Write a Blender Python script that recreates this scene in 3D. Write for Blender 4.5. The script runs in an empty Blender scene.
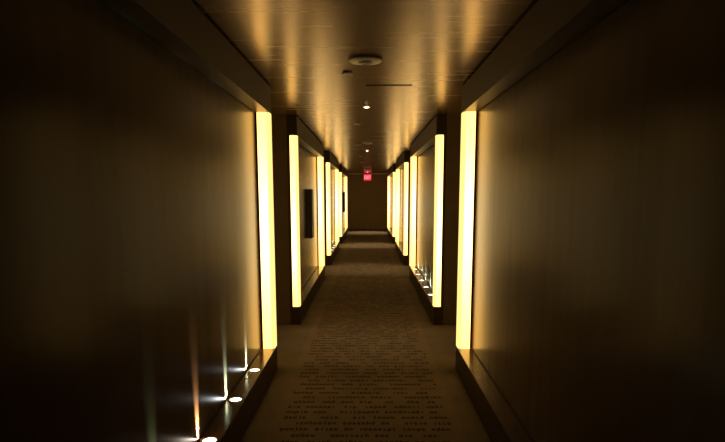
import bpy, bmesh, math, random
from mathutils import Matrix, Vector
random.seed(7)
S = bpy.context.scene
col = S.collection

# ------------------------------------------------------------------ measures (metres, floor = 0, camera looks along +y)
EYE = 1.59
CEIL = 2.502
HEAD = 2.270          # underside of the headers
LEDGE = 0.225         # top of the plinths
FRONT = 0.815         # corridor face of headers, plinths and light panels
PANEL = 0.936         # face of the recessed wood panels
DEEP = 1.42           # back wall of the door recesses
BACK, END = -3.0, 26.2
BAYS = [(-1.0, 5.05), (6.84, 10.92), (12.72, 16.56), (18.42, 23.45)]
LP = 0.125            # thickness of a light panel along the corridor

# ------------------------------------------------------------------ helpers
def box(bm, x0, x1, y0, y1, z0, z1, mi=0):
    if x0 > x1: x0, x1 = x1, x0
    vs = [bm.verts.new(p) for p in ((x0,y0,z0),(x1,y0,z0),(x1,y1,z0),(x0,y1,z0),(x0,y0,z1),(x1,y0,z1),(x1,y1,z1),(x0,y1,z1))]
    fs = []
    for f in ((0,3,2,1),(4,5,6,7),(0,1,5,4),(1,2,6,5),(2,3,7,6),(3,0,4,7)):
        fc = bm.faces.new([vs[i] for i in f]); fc.material_index = mi; fs.append(fc)
    return vs, fs

def prism(bm, pts, z0, z1, mi=0):
    a = [bm.verts.new((x, y, z0)) for x, y in pts]
    b = [bm.verts.new((x, y, z1)) for x, y in pts]
    n = len(pts)
    bm.faces.new(a[::-1]).material_index = mi; bm.faces.new(b).material_index = mi
    for i in range(n):
        bm.faces.new((a[i], a[(i+1) % n], b[(i+1) % n], b[i])).material_index = mi

def lathe(bm, prof, n=32, c=(0,0,0)):
    rings = []
    for r, z in prof:
        if r < 1e-6: rings.append([bm.verts.new((c[0], c[1], c[2]+z))])
        else: rings.append([bm.verts.new((c[0]+r*math.cos(2*math.pi*i/n), c[1]+r*math.sin(2*math.pi*i/n), c[2]+z)) for i in range(n)])
    for a, b in zip(rings, rings[1:]):
        for i in range(n):
            j = (i+1) % n
            if len(a) == 1 and len(b) == 1: continue
            if len(a) == 1: f = bm.faces.new((a[0], b[j], b[i]))
            elif len(b) == 1: f = bm.faces.new((a[i], a[j], b[0]))
            else: f = bm.faces.new((a[i], a[j], b[j], b[i]))
            f.smooth = True

def obj(name, bm, mats, parent=None, loc=None, bevel=0, recalc=True):
    if recalc: bmesh.ops.recalc_face_normals(bm, faces=bm.faces[:])
    me = bpy.data.meshes.new(name); bm.to_mesh(me); bm.free()
    for m in (mats if isinstance(mats, (list, tuple)) else [mats]): me.materials.append(m)
    o = bpy.data.objects.new(name, me); col.objects.link(o)
    if parent: o.parent = parent
    if loc: o.location = loc
    if bevel:
        b = o.modifiers.new('bevel', 'BEVEL'); b.width = bevel; b.segments = 2; b.limit_method = 'ANGLE'
    return o

def tag(o, label, cat, group=None):
    o['label'] = label; o['category'] = cat
    if group: o['group'] = group
    return o

def thing(name, label, cat, loc=(0,0,0), group=None):
    o = bpy.data.objects.new(name, None); col.objects.link(o); o.location = loc; o.empty_display_size = .05
    return tag(o, label, cat, group)

def struct(name, bm, m, bevel=0):
    o = obj(name, bm, m, bevel=bevel); o['kind'] = 'structure'; return o

def copy_tree(o, parent=None):
    c = o.copy(); col.objects.link(c)
    if parent: c.parent = parent
    for ch in o.children: copy_tree(ch, c)
    return c

# ------------------------------------------------------------------ materials
def mat(name):
    m = bpy.data.materials.new(name); m.use_nodes = True
    nt = m.node_tree; return m, nt, nt.nodes['Principled BSDF']

def wood(name, dark, light, rough, scale, spec=.5, bump=.04, rv=.022):
    m, nt, b = mat(name); N, L = nt.nodes, nt.links
    tc = N.new('ShaderNodeTexCoord'); mp = N.new('ShaderNodeMapping'); mp.inputs['Scale'].default_value = scale
    L.new(tc.outputs['Object'], mp.inputs['Vector'])
    n1 = N.new('ShaderNodeTexNoise'); n1.inputs['Scale'].default_value = 1; n1.inputs['Detail'].default_value = 8; n1.inputs['Roughness'].default_value = .62
    L.new(mp.outputs['Vector'], n1.inputs['Vector'])
    cr = N.new('ShaderNodeValToRGB'); cr.color_ramp.elements[0].position = .3; cr.color_ramp.elements[1].position = .7
    cr.color_ramp.elements[0].color = (*dark, 1); cr.color_ramp.elements[1].color = (*light, 1)
    L.new(n1.outputs['Fac'], cr.inputs['Fac']); L.new(cr.outputs['Color'], b.inputs['Base Color'])
    mr = N.new('ShaderNodeMapRange'); mr.inputs['To Min'].default_value = rough-rv; mr.inputs['To Max'].default_value = rough+rv
    L.new(n1.outputs['Fac'], mr.inputs['Value']); L.new(mr.outputs['Result'], b.inputs['Roughness'])
    b.inputs['Specular IOR Level'].default_value = spec
    bp = N.new('ShaderNodeBump'); bp.inputs['Strength'].default_value = bump; bp.inputs['Distance'].default_value = .002
    L.new(n1.outputs['Fac'], bp.inputs['Height']); L.new(bp.outputs['Normal'], b.inputs['Normal'])
    return m

M = {}
M['panel'] = wood('wood_panel', (.110,.068,.024), (.150,.094,.035), .25, (60, 8, .7), .08, 0, .012)
M['frame'] = wood('dark_wood', (.058,.040,.017), (.082,.057,.024), .38, (50, 2.5, 50), .15)
M['end_wall'] = wood('end_wall_paint', (.30,.215,.10), (.36,.26,.125), .6, (9, 9, 9), .3, .02)
M['ledge'] = wood('ledge_wood', (.10,.055,.018), (.14,.078,.027), .2, (50, 2.5, 50), .3, 0)
M['return'] = wood('dark_wall_paint', (.17,.125,.056), (.20,.150,.068), .6, (9, 9, 9), .3, .02)
M['ceiling'] = wood('ceiling_veneer', (.20,.125,.050), (.33,.210,.092), .26, (.6, 15, 10), .5, .02, .055)
M['ceiling'].node_tree.nodes['Principled BSDF'].inputs['Metallic'].default_value = .45

def plain(name, c, rough=.5, metal=0, spec=.5, nscale=40, namp=.12):
    m, nt, b = mat(name); N, L = nt.nodes, nt.links
    tc = N.new('ShaderNodeTexCoord'); n = N.new('ShaderNodeTexNoise'); n.inputs['Scale'].default_value = nscale
    L.new(tc.outputs['Object'], n.inputs['Vector'])
    cr = N.new('ShaderNodeValToRGB')
    cr.color_ramp.elements[0].color = (*[v*(1-namp) for v in c], 1); cr.color_ramp.elements[1].color = (*[min(1, v*(1+namp)) for v in c], 1)
    L.new(n.outputs['Fac'], cr.inputs['Fac']); L.new(cr.outputs['Color'], b.inputs['Base Color'])
    b.inputs['Roughness'].default_value = rough; b.inputs['Metallic'].default_value = metal; b.inputs['Specular IOR Level'].default_value = spec
    return m
M['gap'] = plain('shadow_gap', (.012,.008,.005), .8)
M['white'] = plain('white_plastic', (.90,.89,.84), .45)
M['grey'] = plain('grey_plastic', (.25,.23,.19), .5)
M['brown_metal'] = plain('brown_painted_metal', (.20,.12,.06), .45)
M['black'] = plain('black_box_paint', (.030,.022,.014), .5)
M['slate'] = plain('dark_front_sheet', (.020,.015,.010), .35)
M['chrome'] = plain('brushed_rim', (.55,.53,.48), .3, .9)

def carpet(name, a, b_):
    m, nt, b = mat(name); N, L = nt.nodes, nt.links
    tc = N.new('ShaderNodeTexCoord'); n = N.new('ShaderNodeTexNoise'); n.inputs['Scale'].default_value = 210; n.inputs['Detail'].default_value = 4
    n2 = N.new('ShaderNodeTexNoise'); n2.inputs['Scale'].default_value = 3.0
    L.new(tc.outputs['Object'], n.inputs['Vector']); L.new(tc.outputs['Object'], n2.inputs['Vector'])
    mx = N.new('ShaderNodeMath'); mx.operation = 'ADD'; L.new(n.outputs['Fac'], mx.inputs[0]); L.new(n2.outputs['Fac'], mx.inputs[1])
    h = N.new('ShaderNodeMath'); h.operation = 'MULTIPLY'; h.inputs[1].default_value = .5; L.new(mx.outputs[0], h.inputs[0])
    cr = N.new('ShaderNodeValToRGB'); cr.color_ramp.elements[0].position = .35; cr.color_ramp.elements[1].position = .65
    cr.color_ramp.elements[0].color = (*a, 1); cr.color_ramp.elements[1].color = (*b_, 1)
    L.new(h.outputs[0], cr.inputs['Fac']); L.new(cr.outputs['Color'], b.inputs['Base Color'])
    b.inputs['Roughness'].default_value = .95; b.inputs['Specular IOR Level'].default_value = .15
    bp = N.new('ShaderNodeBump'); bp.inputs['Strength'].default_value = .5; bp.inputs['Distance'].default_value = .003
    L.new(n.outputs['Fac'], bp.inputs['Height']); L.new(bp.outputs['Normal'], b.inputs['Normal'])
    return m
M['carpet'] = carpet('brown_carpet', (.23,.167,.095), (.335,.245,.142))
M['carpet_border'] = carpet('brown_carpet_border', (.20,.155,.090), (.29,.225,.135))
M['ink'] = carpet('dark_pile', (.026,.014,.010), (.036,.020,.014))

def emit(name, c, s):
    m = bpy.data.materials.new(name); m.use_nodes = True; nt = m.node_tree; nt.nodes.clear()
    e = nt.nodes.new('ShaderNodeEmission'); o = nt.nodes.new('ShaderNodeOutputMaterial')
    e.inputs['Color'].default_value = (*c, 1); e.inputs['Strength'].default_value = s
    nt.links.new(e.outputs[0], o.inputs[0]); return m

def diffuser_mat(name, strength, end_c, core_c, core=.5):
    """acrylic sheet with a tube behind it: the lamp is hotter and whiter around its core"""
    m = emit(name, end_c, strength); nt = m.node_tree; N, L = nt.nodes, nt.links
    e = [n for n in N if n.type == 'EMISSION'][0]
    tc = N.new('ShaderNodeTexCoord'); sp = N.new('ShaderNodeSeparateXYZ'); L.new(tc.outputs['Generated'], sp.inputs[0])
    cr = N.new('ShaderNodeValToRGB'); r = cr.color_ramp; r.interpolation = 'EASE'
    r.elements[0].position = 0; r.elements[0].color = (*end_c, 1)
    r.elements[1].position = 1; r.elements[1].color = (*end_c, 1)
    k = r.elements.new(core); k.color = (*core_c, 1)
    L.new(sp.outputs['Z'], cr.inputs['Fac']); L.new(cr.outputs['Color'], e.inputs['Color'])
    return m
ES = 4.2
M['glow'] = diffuser_mat('glowing_acrylic', ES, (1,.52,.108), (1.0,.66,.26), .55)
M['glow_low'] = diffuser_mat('glowing_acrylic_low_core', ES, (1,.52,.108), (1.0,.66,.27), .36)
M['edge'] = emit('amber_acrylic_edge', (1,.66,.20), 1.6)
M['lens_cool'] = emit('cool_lens', (1,.97,.85), 4.5)
M['lens_warm'] = emit('warm_lens', (1,.86,.66), 4.5)
M['bulb'] = emit('warm_downlight_lens', (1,.84,.55), 9)
M['exit_red'] = emit('exit_red', (1,.012,.05), .95)
M['exit_letters'] = emit('exit_letters', (1,.50,.42), 1.1)

# ------------------------------------------------------------------ the setting
bm = bmesh.new(); box(bm, -DEEP-.1, DEEP+.1, BACK, END+.1, -.08, 0); struct('floor', bm, M['carpet_border'])
bm = bmesh.new(); box(bm, -DEEP-.1, DEEP+.1, BACK, END+.1, CEIL, CEIL+.1)
struct('ceiling', bm, M['ceiling'])
bm = bmesh.new(); box(bm, -DEEP-.1, DEEP+.1, END, END+.1, 0, CEIL); struct('wall_end', bm, M['end_wall'])
bm = bmesh.new(); box(bm, -DEEP-.1, DEEP+.1, BACK-.1, BACK, -.08, CEIL+.1); struct('wall_back', bm, M['return'])
for side, nm in ((-1, 'left'), (1, 'right')):
    bm = bmesh.new()
    box(bm, side*DEEP, side*(DEEP+.1), BACK, END, 0, CEIL)
    struct('wall_'+nm, bm, M['return'])
tn = 0
for side, nm in ((-1, 'left'), (1, 'right')):
    for i, (a, b) in enumerate(BAYS):
        # the wood-faced block between two recesses
        bm = bmesh.new(); box(bm, side*PANEL, side*DEEP, a+.006, b-.006, 0, CEIL)
        struct('wall_panel_%s' % nm, bm, M['panel'])
        # dark returns closing both ends of the block, flush with the light panels
        bm = bmesh.new()
        for y0, y1 in ((a, a+.006), (b-.006, b)): box(bm, side*PANEL, side*DEEP, y0, y1, 0, CEIL)
        tn += 1; struct('trim_%d' % tn, bm, M['return'])
        # header with a shadow gap under the ceiling
        bm = bmesh.new(); box(bm, side*FRONT, side*(PANEL), a, b, HEAD, CEIL-.014, 0)
        box(bm, side*(FRONT+.02), side*(PANEL), a+.01, b-.01, CEIL-.014, CEIL, 1)
        tn += 1; struct('trim_%d' % tn, bm, [M['frame'], M['gap']])
        # plinth with its ledge
        bm = bmesh.new(); box(bm, side*FRONT, side*(PANEL), a, b, 0, LEDGE-.012, 0)
        box(bm, side*FRONT, side*(PANEL), a, b, LEDGE-.012, LEDGE, 1)
        tn += 1; struct('trim_%d' % tn, bm, [M['frame'], M['ledge']])
        # dark reveals round the wood panel
        bm = bmesh.new()
        x0, x1 = side*(PANEL-.004), side*PANEL
        box(bm, x0, x1, a+LP, b-LP, HEAD-.008, HEAD); box(bm, x0, x1, a+LP, b-LP, LEDGE, LEDGE+.006)
        tn += 1; struct('trim_%d' % tn, bm, M['gap'])
# cove trim along the end wall, coloured pale to paint in its lit line
bm = bmesh.new(); box(bm, -DEEP, DEEP, END-.05, END, CEIL-.035, CEIL)
tn += 1; struct('trim_%d' % tn, bm, M['white'])
# joints of the ceiling boards beside the recesses
for side in (-1, 1):
    for i, (b0, a1) in enumerate(zip([b for a, b in BAYS], [a for a, b in BAYS][1:]+[END])):
        y0 = b0 + .96
        bm = bmesh.new()
        box(bm, side*.712, side*DEEP, y0, y0+.005, CEIL-.0015, CEIL)
        box(bm, side*.712, side*.716, y0, min(y0+.35, a1), CEIL-.0015, CEIL)
        tn += 1; struct('trim_%d' % tn, bm, M['gap'])

# ------------------------------------------------------------------ carpet runner with woven rows of writing-like marks
bm = bmesh.new()
RW = .66
box(bm, -RW, RW, BACK+.02, END-.02, 0.0, .004, 0)
def stroke(x0, x1, y0, y1):
    f = bm.faces.new([bm.verts.new(p) for p in ((x0,y0,.0046),(x1,y0,.0046),(x1,y1,.0046),(x0,y1,.0046))]); f.material_index = 1
def glyph(x, y, w, h):
    t = .0088; k = random.random(); tall = random.random()
    top = y+h*(1.45 if tall > .78 else 1.0); low = y-(h*.4 if tall < .12 else 0)
    if k < .30:      # bowl
        stroke(x, x+t, low, y+h); stroke(x+w-t, x+w, y, top); stroke(x+t, x+w-t, y, y+t); stroke(x+t, x+w-t, y+h-t, y+h)
    elif k < .55:    # arch
        stroke(x, x+t, y, top); stroke(x+w-t, x+w, y, y+h); stroke(x+t, x+w-t, y+h-t, y+h)
    elif k < .75:    # barred
        stroke(x, x+t, y, y+h); stroke(x+t, x+w, y+h-t, y+h); stroke(x+t, x+w, y+h*.5-t/2, y+h*.5+t/2); stroke(x+t, x+w, y, y+t)
    elif k < .88:    # stem with hook
        stroke(x+w*.4-t/2, x+w*.4+t/2, y, top); stroke(x, x+w*.4-t/2, y+h-t, y+h); stroke(x+w*.4+t/2, x+w, y, y+t)
    else:
        stroke(x+w*.4, x+w*.4+t, y, top)
y = 1.2
while y < END-.3:
    x = -.585 + random.choice((0, 0, 0, .03, .09))
    while x < .575:
        n = random.choice((2,3,3,4,5,5,6,7,8,9))
        for k in range(n):
            if x > .575: break
            glyph(x, y, .024, .038); x += .0325
        x += random.choice((.036,.045,.06,.10))
    y += .1027
tag(obj('carpet_runner', bm, [M['carpet'], M['ink']], recalc=False), 'long brown carpet runner woven with rows of dark lettering down the corridor floor', 'carpet')

# ------------------------------------------------------------------ glowing light panels at both ends of every bay
ORD = ['first', 'second', 'third', 'fourth']
HZ = HEAD-LEDGE
def light_panel(side, y0, facing, label, m):
    """facing = -1: bay starts here (outer face to -y); +1: bay ends here"""
    t = thing('light_panel', label, 'wall light', (side*(FRONT+.07), y0+LP/2, LEDGE), 'glowing end panels of the wall bays')
    xo = side*(FRONT+.07)
    X = lambda v: side*v - xo
    rear = .918 if facing > 0 else .902
    ya, yb = -LP/2, LP/2
    e = .0015
    bm = bmesh.new(); box(bm, X(FRONT+.024), X(rear), ya+e, yb-e, .001, HZ-.001)
    d = obj('diffuser', bm, m, t)
    bm = bmesh.new()                                   # front edge, chamfered towards the inside of the bay
    c = .02
    inner = ya if facing > 0 else yb; outer = yb if facing > 0 else ya
    s = 1 if facing > 0 else -1
    prism(bm, [(X(FRONT+.024), inner+s*e), (X(FRONT+.024), outer-s*e), (X(FRONT+.001), outer-s*e), (X(FRONT+.001), inner+s*c)], .001, HZ-.001)
    obj('acrylic_edge', bm, M['edge'], t)['label'] = 'amber translucent front edge'
    bm = bmesh.new(); box(bm, X(rear), X(PANEL-.0005), ya+.0, yb, .001, HZ-.001)
    obj('rear_frame', bm, M['frame'], t)
    return t
for side, nm in ((-1, 'left'), (1, 'right')):
    for i, (a, b) in enumerate(BAYS):
        if i > 0:
            light_panel(side, a, -1, 'tall amber glowing light panel at the near end of the %s %s wall bay' % (ORD[i], nm), M['glow_low'])
        light_panel(side, b-LP, 1, 'tall amber glowing light panel closing the far end of the %s %s wall bay' % (ORD[i], nm), M['glow'])

# ------------------------------------------------------------------ ledge uplights
def spot(name, loc, direction, energy, size, color, parent=None, rad=.004, blend=1.0):
    l = bpy.data.lights.new(name, 'SPOT'); l.energy = energy; l.spot_size = size; l.spot_blend = blend; l.color = color; l.shadow_soft_size = rad
    o = bpy.data.objects.new(name, l); col.objects.link(o); o.location = loc
    o.rotation_euler = Vector(direction).to_track_quat('-Z', 'Y').to_euler()
    if parent: o.parent = parent
    return o
def ledge_light(side, y, label, lens, color, k=1.0):
    t = thing('ledge_light', label, 'uplight', (side*.872, y, LEDGE), 'small round uplights set in the wall ledges')
    bm = bmesh.new(); lathe(bm, [(.0425,0),(.0425,.003),(.039,.0042),(.0375,.003),(.0375,0)], 32); obj('rim', bm, M['chrome'], t)
    bm = bmesh.new(); lathe(bm, [(.0373,0),(.0373,.0022),(.02,.0034),(0,.0038)], 32); obj('lens', bm, lens, t)
    # the lens throws one beam straight up the panel and a second one along it
    px = side*(PANEL-.872)
    spot('beam_up', (px-side*.010, 0, .008), (side*.405, 0, 1), 380*k, math.radians(46.5), color, t, .006, .38)
    spot('beam_along', (px-side*.004, .004, .008), (side*.06, -1, .36), 1.9*k, math.radians(18), tuple((c+v)/2 for c, v in zip(color, (1,.92,.75))), t, .0015)
    return t
COOL = (.40,.68,1); WARM = (1,.66,.55); GREEN = (.45,.80,.85)
near = [(2.37, GREEN, 'lens_cool', 'round uplight on the left ledge nearest the viewer, casting a greenish streak', .25),
        (3.012, WARM, 'lens_warm', 'round uplight on the near left ledge with an orange streak above it', .6),
        (3.653, COOL, 'lens_cool', 'round white uplight in the near left ledge between the orange one and the last', 1.0),
        (4.298, COOL, 'lens_cool', 'round white uplight in the near left ledge closest to the glowing panel', .7)]
for y_, c_, m_, lab, k_ in near: ledge_light(-1, y_, lab, M[m_], c_, k_)
for n, y_ in enumerate((7.664, 8.302, 8.968, 9.637, 10.313)):
    ledge_light(1, y_, '%s of the five round uplights in the second right ledge, counted from the viewer' % ['nearest','second','middle','fourth','farthest'][n], M['lens_cool'], COOL, .6)
for n, y_ in enumerate((13.3, 13.95, 14.6, 15.25, 15.9)):
    ledge_light(-1, y_, '%s of the five round uplights in the third left ledge, counted from the viewer' % ['nearest','second','middle','fourth','farthest'][n], M['lens_cool'], COOL, .6)

# ------------------------------------------------------------------ ceiling fittings
def detector(y, x, r, label, base='white'):
    t = thing('smoke_detector', label, 'smoke detector', (x, y, CEIL), 'round detectors along the ceiling')
    bm = bmesh.new(); lathe(bm, [(0,0),(r,0),(r,-.010),(r*.93,-.018),(r*.5,-.020),(r*.48,-.020),(0,-.020)], 40); obj('base_plate', bm, M[base], t)
    bm = bmesh.new(); lathe(bm, [(r*.42,-.0195),(r*.42,-.024),(r*.30,-.034),(r*.26,-.034),(r*.24,-.028),(0,-.028)], 32); obj('sensor_dome', bm, M[base], t)
    bm = bmesh.new()
    for k in range(10):
        an = 2*math.pi*k/10; vs, fs = box(bm, r*.27, r*.36, -.004, .004, -.0305, -.026)
        bmesh.ops.rotate(bm, verts=vs, cent=(0,0,0), matrix=Matrix.Rotation(an, 3, 'Z'))
    obj('vent_slots', bm, M['grey'], t)
    return t
detector(4.08, -.002, .117, 'large flat white round detector on the ceiling nearest the viewer')
detector(10.49, .004, .095, 'pale round detector on the ceiling between the two nearest lit downlights')
detector(18.56, .004, .11, 'small brownish detector on the ceiling two-thirds down the corridor', 'brown_metal')
def speaker(y, label):
    t = thing('ceiling_speaker', label, 'speaker', (0, y, CEIL), 'brown round grilles on the ceiling')
    bm = bmesh.new(); lathe(bm, [(0,0),(.11,0),(.11,-.012),(.095,-.016),(.092,-.012),(.03,-.012),(0,-.012)], 36); obj('rim', bm, M['brown_metal'], t)
    bm = bmesh.new()
    for r in (.02,.035,.05,.065,.08): lathe(bm, [(r,-.0122),(r,-.0142),(r+.006,-.0142),(r+.006,-.0122),(r,-.0122)], 32)
    obj('grille', bm, M['grey'], t)
speaker(11.75, 'brown round ceiling grille just in front of the second downlight')
speaker(21.1, 'brown round ceiling grille in front of the exit sign')
def sprinkler(x, y, label):
    t = thing('sprinkler_cover', label, 'sprinkler', (x, y, CEIL), 'small sprinkler covers left of the ceiling centre line')
    bm = bmesh.new(); lathe(bm, [(0,0),(.034,0),(.034,-.005),(.0,-.005)], 28); obj('collar', bm, M['grey'], t)
    bm = bmesh.new(); lathe(bm, [(0,-.006),(.043,-.006),(.044,-.0085),(.040,-.011),(0,-.012)], 32); obj('cover_plate', bm, M['white'], t)
sprinkler(-.141, 4.525, 'small white sprinkler cover just beyond the large white detector')
sprinkler(-.121, 7.711, 'tiny sprinkler cover beyond the first bright downlight')
sprinkler(-.15, 10.9, 'tiny sprinkler cover beside the pale round detector')
sprinkler(-.16, 14.32, 'tiny sprinkler cover beyond the second downlight')
sprinkler(-.154, 17.03, 'tiny sprinkler cover farthest down the ceiling')
# access hatch
t = thing('ceiling_hatch', 'square access hatch in the ceiling right of centre with a dark front joint', 'hatch', (.194, 5.03, CEIL))
bm = bmesh.new(); box(bm, -.19, .19, .008, .40, -.004, 0); obj('hatch_leaf', bm, M['ceiling'], t, bevel=.001)
bm = bmesh.new(); box(bm, -.196, .196, -.002, .008, -.0045, 0); obj('front_joint', bm, M['gap'], t)['label'] = 'dark joint along the near edge'

def downlight(y, label, e, aim, x=.002, deep=.003):
    t = thing('downlight', label, 'downlight', (x, y, CEIL), 'recessed ceiling downlights over the door recesses')
    bm = bmesh.new(); lathe(bm, [(.030,0),(.046,0),(.047,-deep),(.038,-deep-.003),(.030,-deep-.001),(.030,0)], 32); obj('rim', bm, M['brown_metal'], t)
    bm = bmesh.new(); lathe(bm, [(0,-.001),(.029,-.001),(.029,-.004),(.018,-.009),(0,-.011)], 28); obj('lens', bm, M['bulb'], t)
    spot('beam', (0, 0, -.03), (0, aim-y, -CEIL), e, math.radians(56), (1,.80,.50), t, .02, .9)
    return t
downlight(6.25, 'brightest round downlight in the ceiling over the first recess', 22, 6.1)
downlight(12.45, 'small lit downlight in the ceiling over the second recess', 60, 12.1)
downlight(18.0, 'added downlight in the ceiling just before the small brownish detector', 130, 17.7, .002, .012)  # added lamp, no such fitting seen; brightens the carpet band at the third recess
downlight(24.4, 'small lit downlight in the ceiling just before the exit sign', 190, 23.6)

# ------------------------------------------------------------------ dark boxes on the left panels
def wall_cabinet(y, label):
    t = thing('wall_cabinet', label, 'cabinet', (-PANEL, y, .90), 'dark boxes on the left wall panels')
    bm = bmesh.new(); box(bm, .0, .075, 0, .30, 0, .765); obj('body', bm, M['black'], t, bevel=.003)
    bm = bmesh.new(); box(bm, .0755, .081, .012, .288, .012, .753); obj('cover', bm, M['slate'], t, bevel=.002)
    return t
wall_cabinet(8.93, 'tall dark box on the wood panel of the second left bay')
wall_cabinet(21.9, 'tall dark box on the wood panel of the far fourth left bay')

# ------------------------------------------------------------------ exit sign
EX, EY, EZ = .01, 25.55, 2.165
t = thing('exit_sign', 'small red lit EXIT sign hanging from the ceiling at the corridor end', 'sign', (EX, EY, EZ))
bm = bmesh.new(); box(bm, -.172, .172, -.02, .02, 0, .29); obj('housing', bm, M['grey'], t, bevel=.004)
bm = bmesh.new(); box(bm, -.168, .168, -.0235, -.0202, .004, .286); obj('face', bm, M['exit_red'], t)
bm = bmesh.new(); lathe(bm, [(.008,.29),(.008,.325),(.03,.325),(.03,.337)], 16); obj('ceiling_stem', bm, M['grey'], t)
bm = bmesh.new()
def bar(x0, z0, x1, z1, w=.020):
    d = Vector((x1-x0, 0, z1-z0)); L = d.length; n = Vector((-d.z, 0, d.x))/L*w/2
    p = [Vector((x0,0,z0))-n, Vector((x1,0,z1))-n, Vector((x1,0,z1))+n, Vector((x0,0,z0))+n]
    a = [bm.verts.new((q.x, -.0265, q.z)) for q in p]; b = [bm.verts.new((q.x, -.0236, q.z)) for q in p]
    bm.faces.new(a); bm.faces.new(b[::-1])
    for i in range(4): bm.faces.new((a[i], b[i], b[(i+1)%4], a[(i+1)%4]))
z0, z1, zm = .07, .22, .145
bar(-.135,z0,-.135,z1); bar(-.135,z1-.01,-.075,z1-.01); bar(-.135,zm,-.085,zm); bar(-.135,z0+.01,-.075,z0+.01)
bar(-.055,z0,.005,z1); bar(-.055,z1,.005,z0)
bar(.035,z0,.035,z1)
bar(.065,z1-.01,.140,z1-.01); bar(.1025,z0,.1025,z1)
obj('lettering', bm, M['exit_letters'], t)['label'] = 'pale letters reading EXIT'

# ------------------------------------------------------------------ world, camera
w = bpy.data.worlds.new('world'); S.world = w; w.use_nodes = True
w.node_tree.nodes['Background'].inputs[0].default_value = (1,.75,.45,1); w.node_tree.nodes['Background'].inputs[1].default_value = 0.0

f, py, pitch, yaw, roll, X0 = 570, 278.885, .1481, -.0093, .0018, .013
cy, sy, cp, sp_, cr_, sr = math.cos(yaw), math.sin(yaw), math.cos(pitch), math.sin(pitch), math.cos(roll), math.sin(roll)
Rh = Vector((cy, -sy, 0)); Fh = Vector((sy, cy, 0)); Up = Vector((0,0,1))
F = Fh*cp - Up*sp_; U = Up*cp + Fh*sp_
R2 = Rh*cr_ - U*sr; U2 = Rh*sr + U*cr_
cam = bpy.data.cameras.new('camera'); co = bpy.data.objects.new('camera', cam); col.objects.link(co)
mw = Matrix(((R2.x, U2.x, -F.x, X0), (R2.y, U2.y, -F.y, 0), (R2.z, U2.z, -F.z, EYE), (0,0,0,1)))
co.matrix_world = mw
cam.sensor_width = 36; cam.lens = f*36/725; cam.shift_y = (py-221)/725; cam.clip_start = .02; cam.clip_end = 100
S.camera = co
S.view_settings.view_transform = 'Standard'; S.view_settings.look = 'None'; S.view_settings.exposure = 0; S.view_settings.gamma = 1
